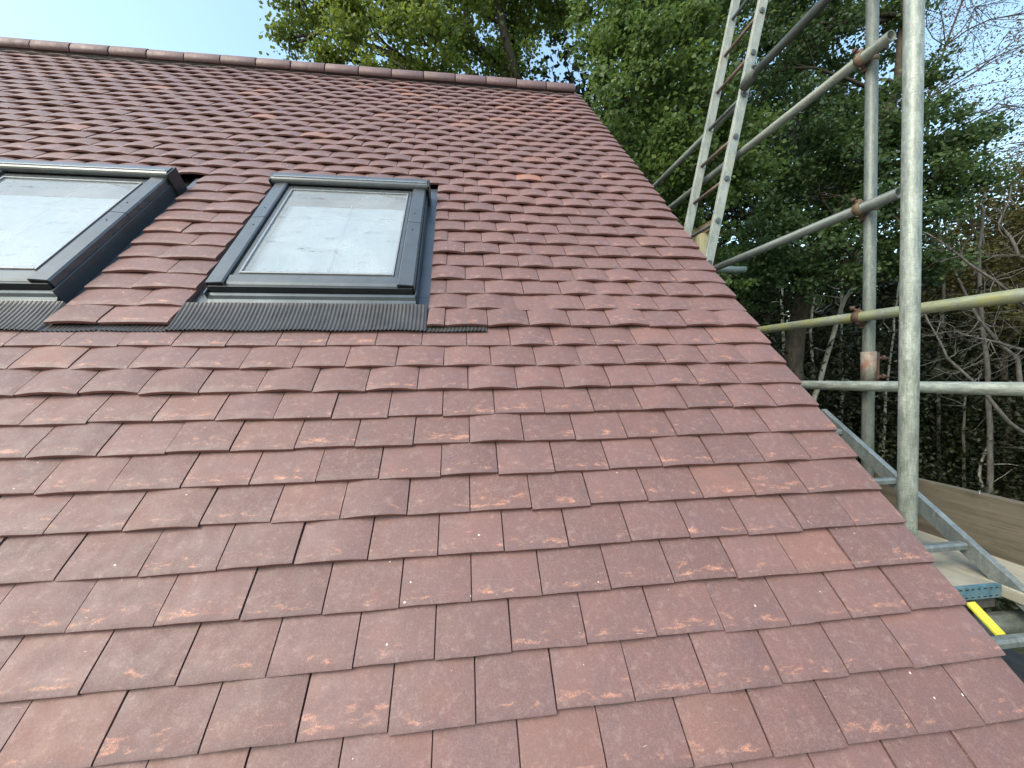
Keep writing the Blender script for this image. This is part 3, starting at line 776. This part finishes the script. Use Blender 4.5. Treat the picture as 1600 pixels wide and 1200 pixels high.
def crown_points(lobes, dens, csize, leaf, seed, sparse=1.0, hollow=.45):
    r = np.random.default_rng(seed); C, O, S, Vv, CL = [], [], [], [], []
    for (x, y, z, R) in lobes:
        ncl = max(6, int(9*R*R/(csize*csize)*.16*sparse))
        dv = r.normal(0, 1, (ncl, 3)); dv /= np.linalg.norm(dv, axis=1, keepdims=True)
        rad = R*(hollow+(1.12-hollow)*r.random(ncl)**.6)
        cc = np.array([x, y, z])+dv*rad[:, None]*np.array([1, 1, .86])
        CL.append((np.array([x, y, z]), cc))
        lobe_t = r.normal(0, .10)
        for c, d in zip(cc, dv):
            k = int(dens*(.5+r.random()))
            p = r.normal(0, 1, (k, 3))*csize*np.array([1, 1, .62])*(.6+.6*r.random())
            C.append(c+p); o = d*.7+p/csize*.45; O.append(o)
            S.append(leaf*(.65+.6*r.random(k))); Vv.append(np.clip(.42+lobe_t+r.normal(0, .09)+r.normal(0, .20, k)+.10*p[:, 2]/csize, 0, 1))  # leaves higher in a clump are lighter: top light put into the colour
    return np.concatenate(C), np.concatenate(O), np.concatenate(S), np.concatenate(Vv), CL

def bend(a, b, r, amt, n=5, sag=0):
    a, b = np.array(a, float), np.array(b, float); L = np.linalg.norm(b-a); pts = []
    o1 = r.normal(0, amt*L, 3); o2 = r.normal(0, amt*L*.5, 3)
    for i in range(n+1):
        t = i/n; pts.append(a+(b-a)*t+o1*math.sin(math.pi*t)+o2*math.sin(2*math.pi*t)+np.array([0, 0, sag*L*math.sin(math.pi*t)]))
    return pts

def tree(name, label, lobes, base, fork, tr, leafm, seed, dens=42, csize=.20, leaf=.12, sparse=1.0, bark=BARK, group=None, twig=.35, narrow=.78, tmin=.004):
    r = np.random.default_rng(seed)
    root = empty(name, base); tag(root, label, 'tree', group); B = np.array(base)
    C, O, S, Vv, CL = crown_points(lobes, dens, csize, leaf, seed, sparse)
    me = leaf_mesh('crown', C-B, O, S, leafm, Vv, seed+1, narrow=narrow)
    o = bpy.data.objects.new('crown', me); COL.objects.link(o); o.parent = root
    m = MB(); top = np.array(lobes[-1][:3]); top = np.array([fork[0]*.4+top[0]*.6, fork[1]*.4+top[1]*.6, max(l[2] for l in lobes)])
    pts = bend(B, fork, r, .03, 6)+bend(fork, top, r, .07, 6)[1:]
    rad = list(np.linspace(tr, tr*.72, 7))+list(np.linspace(tr*.66, .03, 6)); pts = [p-B for p in pts]
    m.tube(pts, rad, 10); m.build('trunk', bark, root)
    m = MB(); P = np.array(pts)+B
    for (c, cc) in CL:
        hz = np.argsort(np.abs(P[:, 2]-(c[2]-np.linalg.norm(c[:2]-P[:, :2].mean(0))*.35)))[0]
        hz = max(hz, 4); s = P[hz]; L = np.linalg.norm(c-s); r0 = min(.12, .022+.013*L)*min(1, tr/.2)
        bp = bend(s, c, r, .09, 6, .04); m.tube([p-B for p in bp], list(np.linspace(r0, r0*.35, 7)), 6)
        for q in cc[: int(len(cc)*twig)]:
            st = bp[int(r.integers(2, 7))] if tmin > .005 else bp[4 if r.random() < .5 else 5]
            m.tube([p-B for p in bend(st, q, r, .10, 3)], list(np.linspace(max(r0*.30, tmin*1.4), tmin, 4)), 4, False)
    m.build('branches', bark, root)
    return root

LOBES = {
'A': [(-6.39,12.79,12.51,0.88),(-5.68,12.52,13.38,1.23),(-5.27,12.10,10.74,0.32),(-4.05,11.46,11.10,1.00),(-4.38,12.06,13.26,1.40),(-2.42,10.74,10.31,1.01),(-3.16,10.81,9.72,0.77),(-1.60,11.28,11.74,1.07),(-0.92,12.09,11.13,0.88),(-2.78,11.87,13.44,1.70),(-0.77,12.15,14.36,1.88),(0.29,12.48,12.51,1.13),(0.51,12.62,11.14,0.88),(1.70,12.83,13.39,1.24),(1.40,12.40,14.66,1.74),(-1.81,11.05,9.55,0.57),(-6.87,12.93,11.81,0.38),(-3.74,13.08,16.68,2.61),(-0.28,12.67,17.29,2.82)],
'B': [(2.10,6.69,7.56,0.70),(2.85,6.82,8.25,0.91),(1.59,6.42,6.44,0.55),(2.15,6.24,6.23,0.75),(1.52,6.10,5.44,0.47),(2.99,6.47,7.02,0.88),(3.04,6.23,5.75,0.91),(2.10,6.02,4.97,0.53),(2.78,6.13,4.60,0.66),(2.42,6.16,4.19,0.48),(3.51,6.34,4.82,0.69),(3.49,6.42,3.86,0.63),(1.65,7.06,8.10,0.53),(1.47,6.96,7.30,0.34),(3.95,6.89,8.44,0.80),(2.64,7.08,9.52,1.20),(3.97,6.92,9.64,1.20),(4.47,6.62,4.37,0.59),(4.56,6.74,5.49,0.67),(2.9,7.2,2.9,.7),(4.2,7.4,2.7,.8)],
'C': [(6.54,8.58,8.36,1.09),(7.39,8.51,9.35,1.09),(7.16,8.06,6.59,1.12),(6.97,8.88,10.30,1.03),(8.43,7.90,6.26,1.20),(7.40,7.59,4.96,1.15),(9.20,7.48,5.45,1.09),(10.06,7.40,6.45,0.85),(10.88,7.40,6.34,0.60),(10.43,7.33,5.59,0.70),(9.53,7.31,4.32,0.92),(6.79,7.83,3.65,0.97),(8.14,7.46,3.56,0.92),(6.01,8.13,3.88,0.88),(9.68,8.18,7.48,0.84),(8.95,8.74,10.03,1.04),(10.32,8.56,9.66,0.78),(8.99,8.97,11.62,1.42),(7.24,9.20,12.00,1.42),(10.85,8.06,8.30,0.47),(8.73,8.52,8.31,0.65),(9.59,7.48,3.14,0.79),(6.95,8.39,2.84,0.84),(10.99,7.45,5.05,0.63)],
'D': [(18.18,12.35,14.10,1.75),(19.08,11.69,12.42,1.70),(19.15,11.11,9.67,1.64),(18.34,11.83,10.32,1.22),(17.41,12.40,12.36,1.13),(21.67,11.93,14.05,2.25),(19.71,12.22,16.33,2.51),(17.57,12.98,16.12,1.55),(21.58,11.35,10.94,1.94),(17.74,11.24,8.05,0.94)],
'E': [(15.71,9.43,6.19,1.00),(15.45,8.91,4.41,1.15),(15.77,9.90,5.38,0.94),(15.37,9.40,3.59,1.10),(15.61,8.84,2.49,1.15),(17.40,9.22,6.16,1.60),(17.76,9.11,3.76,1.60),(15.21,10.25,4.44,0.86),(15.02,10.44,3.20,0.98)],
}
rD = random.Random(5)
LOBES['D'] = [(x+rD.uniform(-1, 1)*q*.9, y+rD.uniform(-1, 1)*q*.6, z+rD.uniform(-1, 1)*q*.9, q*.5) for (x, y, z, q) in LOBES['D'] for _ in range(4)]
G = 'trees of the wood behind the house'
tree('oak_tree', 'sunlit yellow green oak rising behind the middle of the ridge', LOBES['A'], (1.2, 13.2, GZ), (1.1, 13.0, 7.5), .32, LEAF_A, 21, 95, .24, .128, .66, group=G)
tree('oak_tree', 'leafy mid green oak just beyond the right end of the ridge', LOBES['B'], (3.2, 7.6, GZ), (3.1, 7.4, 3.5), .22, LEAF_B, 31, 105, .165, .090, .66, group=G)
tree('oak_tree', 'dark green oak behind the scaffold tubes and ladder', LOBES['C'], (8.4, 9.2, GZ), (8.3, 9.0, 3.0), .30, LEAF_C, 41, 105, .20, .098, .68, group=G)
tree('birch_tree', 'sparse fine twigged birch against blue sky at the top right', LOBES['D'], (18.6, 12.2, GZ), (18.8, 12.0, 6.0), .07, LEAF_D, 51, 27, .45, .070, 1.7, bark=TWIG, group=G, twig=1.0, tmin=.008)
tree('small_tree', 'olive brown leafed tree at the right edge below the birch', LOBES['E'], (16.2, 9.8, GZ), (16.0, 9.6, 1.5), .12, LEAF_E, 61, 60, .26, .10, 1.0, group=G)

# dense wood behind: one far mass, plus a few more tree crowns filling the back
def mass(name, label, boxes, leafm, seed, leaf, kind='stuff'):
    r = np.random.default_rng(seed); C, O, S, Vv = [], [], [], []
    for (x0, x1, y0, y1, z0, z1, ncl, dens, cs, fade) in boxes:
        for _ in range(ncl):
            t = r.random()**fade
            c = np.array([r.uniform(x0, x1), r.uniform(y0, y1), z0+(z1-z0)*t]); k = int(dens*(.5+r.random()))
            p = r.normal(0, cs, (k, 3))*np.array([1, 1, .6])
            C.append(c+p); O.append(p/cs*.6); S.append(leaf*(.6+.7*r.random(k))); Vv.append(np.clip(.4+r.normal(0, .12)+r.normal(0, .18, k), 0, 1))
    me = leaf_mesh(name, np.concatenate(C), np.concatenate(O), np.concatenate(S), leafm, np.concatenate(Vv), seed+1, narrow=.62)
    o = bpy.data.objects.new(name, me); COL.objects.link(o); return tag(o, label, kind='stuff')
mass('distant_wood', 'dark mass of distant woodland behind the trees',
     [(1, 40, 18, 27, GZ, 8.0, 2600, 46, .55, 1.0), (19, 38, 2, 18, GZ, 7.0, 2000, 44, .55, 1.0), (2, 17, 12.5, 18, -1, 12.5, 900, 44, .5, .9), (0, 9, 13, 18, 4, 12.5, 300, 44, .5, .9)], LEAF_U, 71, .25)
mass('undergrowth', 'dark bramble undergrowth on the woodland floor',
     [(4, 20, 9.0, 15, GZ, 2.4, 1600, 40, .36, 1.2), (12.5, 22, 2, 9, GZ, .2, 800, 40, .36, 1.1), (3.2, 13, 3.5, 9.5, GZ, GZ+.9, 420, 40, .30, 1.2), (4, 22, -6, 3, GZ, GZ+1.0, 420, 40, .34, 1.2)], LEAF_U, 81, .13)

def sapling(pts, r0, seed, label, bark=BIRCH, twigs=7, name='birch_sapling', group='pale thin trunks in the wood'):
    r = np.random.default_rng(seed); P = [np.array(p, float) for p in pts]; B = P[0].copy(); B[2] = GZ
    if P[0][2] > GZ+.05: P = [np.array([P[0][0]-(P[1][0]-P[0][0])*.2, P[0][1], GZ])]+P
    root = empty(name, tuple(B)); tag(root, label, 'tree', group)
    # smooth the polyline
    Q = []
    for i in range(len(P)-1):
        for k in range(4):
            t = k/4; p0 = P[max(i-1, 0)]; p1 = P[i]; p2 = P[i+1]; p3 = P[min(i+2, len(P)-1)]
            Q.append(.5*((2*p1)+(-p0+p2)*t+(2*p0-5*p1+4*p2-p3)*t*t+(-p0+3*p1-3*p2+p3)*t**3)+r.normal(0, .012, 3))
    Q.append(P[-1]); n = len(Q)
    m = MB(); m.tube([q-B for q in Q], list(np.linspace(r0, r0*.45, n)), 8); m.build('trunk', bark, root)
    m = MB()
    for _ in range(twigs):
        i = int(r.integers(n//2, n)); d = r.normal(0, 1, 3); d[2] = abs(d[2])*.6; d /= np.linalg.norm(d); L = r.uniform(.5, 1.3)
        bp = bend(Q[i], Q[i]+d*L, r, .10, 4); m.tube([p-B for p in bp], list(np.linspace(r0*.35, .004, 5)), 5)
    if twigs: tag(m.build('twigs', bark, root), kind='stuff')
sapling([(8.05, 9.13, -2.64), (8.6, 9.12, -0.45), (9.02, 9.1, 1.02), (9.5, 9.08, 2.48), (9.93, 9.05, 3.4), (10.18, 9.07, 5.23)], .085, 1, 'bent pale birch trunk leaning right behind the lower rails')
sapling([(9.55, 10.98, -1.94), (9.51, 11.06, 1.1), (9.45, 11.12, 3.05), (9.66, 11.14, 5.0)], .07, 2, 'straight pale trunk nearest the roof edge in the wood')
sapling([(10.97, 11.31, -2.06), (10.94, 11.37, 0.2), (10.88, 11.42, 2.0), (11.14, 11.46, 4.71)], .075, 3, 'pale trunk just left of the bent birch')
sapling([(12.28, 11.64, -2.63), (12.41, 11.69, 0.17), (12.41, 11.76, 2.97), (12.63, 11.8, 5.31)], .07, 4, 'faint pale trunk left of the rear upright tube')
sapling([(11.63, 9.67, -3.3), (11.79, 9.74, -0.18), (12.06, 9.76, 1.82), (12.28, 9.77, 3.42)], .05, 8, 'thin trunk seen between the two upright tubes')
sapling([(12.24, 7.58, -3.3), (12.31, 7.63, -1.4), (12.25, 7.7, 0.93), (12.1, 7.78, 3.27), (12.3, 7.8, 5.28)], .075, 5, 'mossy pale trunk right of the thick upright tube', DEAD)
sapling([(12.91, 8.49, -3.3), (12.92, 8.56, -1.6), (12.98, 8.59, -0.13)], .055, 6, 'short straight grey stem above the toe board', DEAD, 4)
sapling([(13.0, 7.98, -3.3), (12.68, 8.07, -2.21), (13.01, 8.05, -1.33)], .05, 7, 'short crooked pale stem above the toe board', BIRCH, 2)
sapling([(14.07, 9.87, -3.3), (14.04, 9.98, 0.18), (14.3, 10.04, 3.73), (14.02, 10.13, 5.82)], .07, 9, 'slender grey trunk close right of the thick upright tube', DEAD)

# bare grey dead tree leaning in from the right
r = np.random.default_rng(91); B = np.array([11.6, 6.0, GZ])
root = empty('dead_tree', tuple(B)); tag(root, 'bare grey dead tree with tangled twigs at the right edge', 'tree')
limbs = [[(11.6, 6.0, GZ), (11.5, 5.95, -2.2), (10.83, 5.81, -1.0), (9.78, 5.96, -0.19), (8.99, 6.28, 0.9), (8.76, 6.54, 1.89)],
         [(11.5, 5.95, -2.2), (11.4, 5.6, .2), (10.9, 5.5, 1.1), (10.11, 5.46, 1.61), (9.39, 5.66, 2.26), (8.78, 5.96, 2.97), (8.38, 6.22, 3.5)],
         [(11.4, 5.7, -.3), (10.86, 5.85, 0.87), (9.94, 6.07, 1.22), (9.4, 6.35, 1.45)],
         [(11.6, 6.2, -1.5), (11.63, 6.77, 0.9), (10.75, 6.9, 1.81), (10.42, 7.17, 3.07), (10.46, 7.4, 4.54)],
         [(11.4, 5.6, .2), (10.89, 5.9, 2.74), (10.23, 5.98, 3.01), (10.12, 6.22, 3.76), (10.69, 6.37, 4.67)]]
m = MB(); tw = MB()
for q, Lb in enumerate(limbs):
    Lb = [np.array(p, float) for p in Lb]; pts = []
    for i in range(len(Lb)-1): pts += bend(Lb[i], Lb[i+1], r, .035, 4)[: (4 if i < len(Lb)-2 else 5)]
    m.tube([p-B for p in pts], list(np.linspace(.075 if q == 0 else .055, .010, len(pts))), 7)
    for _ in range(17):
        i = int(r.integers(len(pts)//3, len(pts))); d = r.normal(0, 1, 3)+np.array([-.6, .1, .25]); d /= np.linalg.norm(d); L = r.uniform(.35, 1.25)
        bp = bend(pts[i], pts[i]+d*L, r, .12, 4); tw.tube([p-B for p in bp], list(np.linspace(.012, .003, 5)), 4, False)
        for _ in range(3):
            s = bp[int(r.integers(1, 4))]; d2 = d+r.normal(0, .7, 3); d2 /= np.linalg.norm(d2)
            tw.tube([p-B for p in bend(s, s+d2*L*.45, r, .12, 2)], [.005, .0035, .002], 3, False)
m.build('limbs', DEAD, root); tag(tw.build('twigs', DEAD, root), kind='stuff')
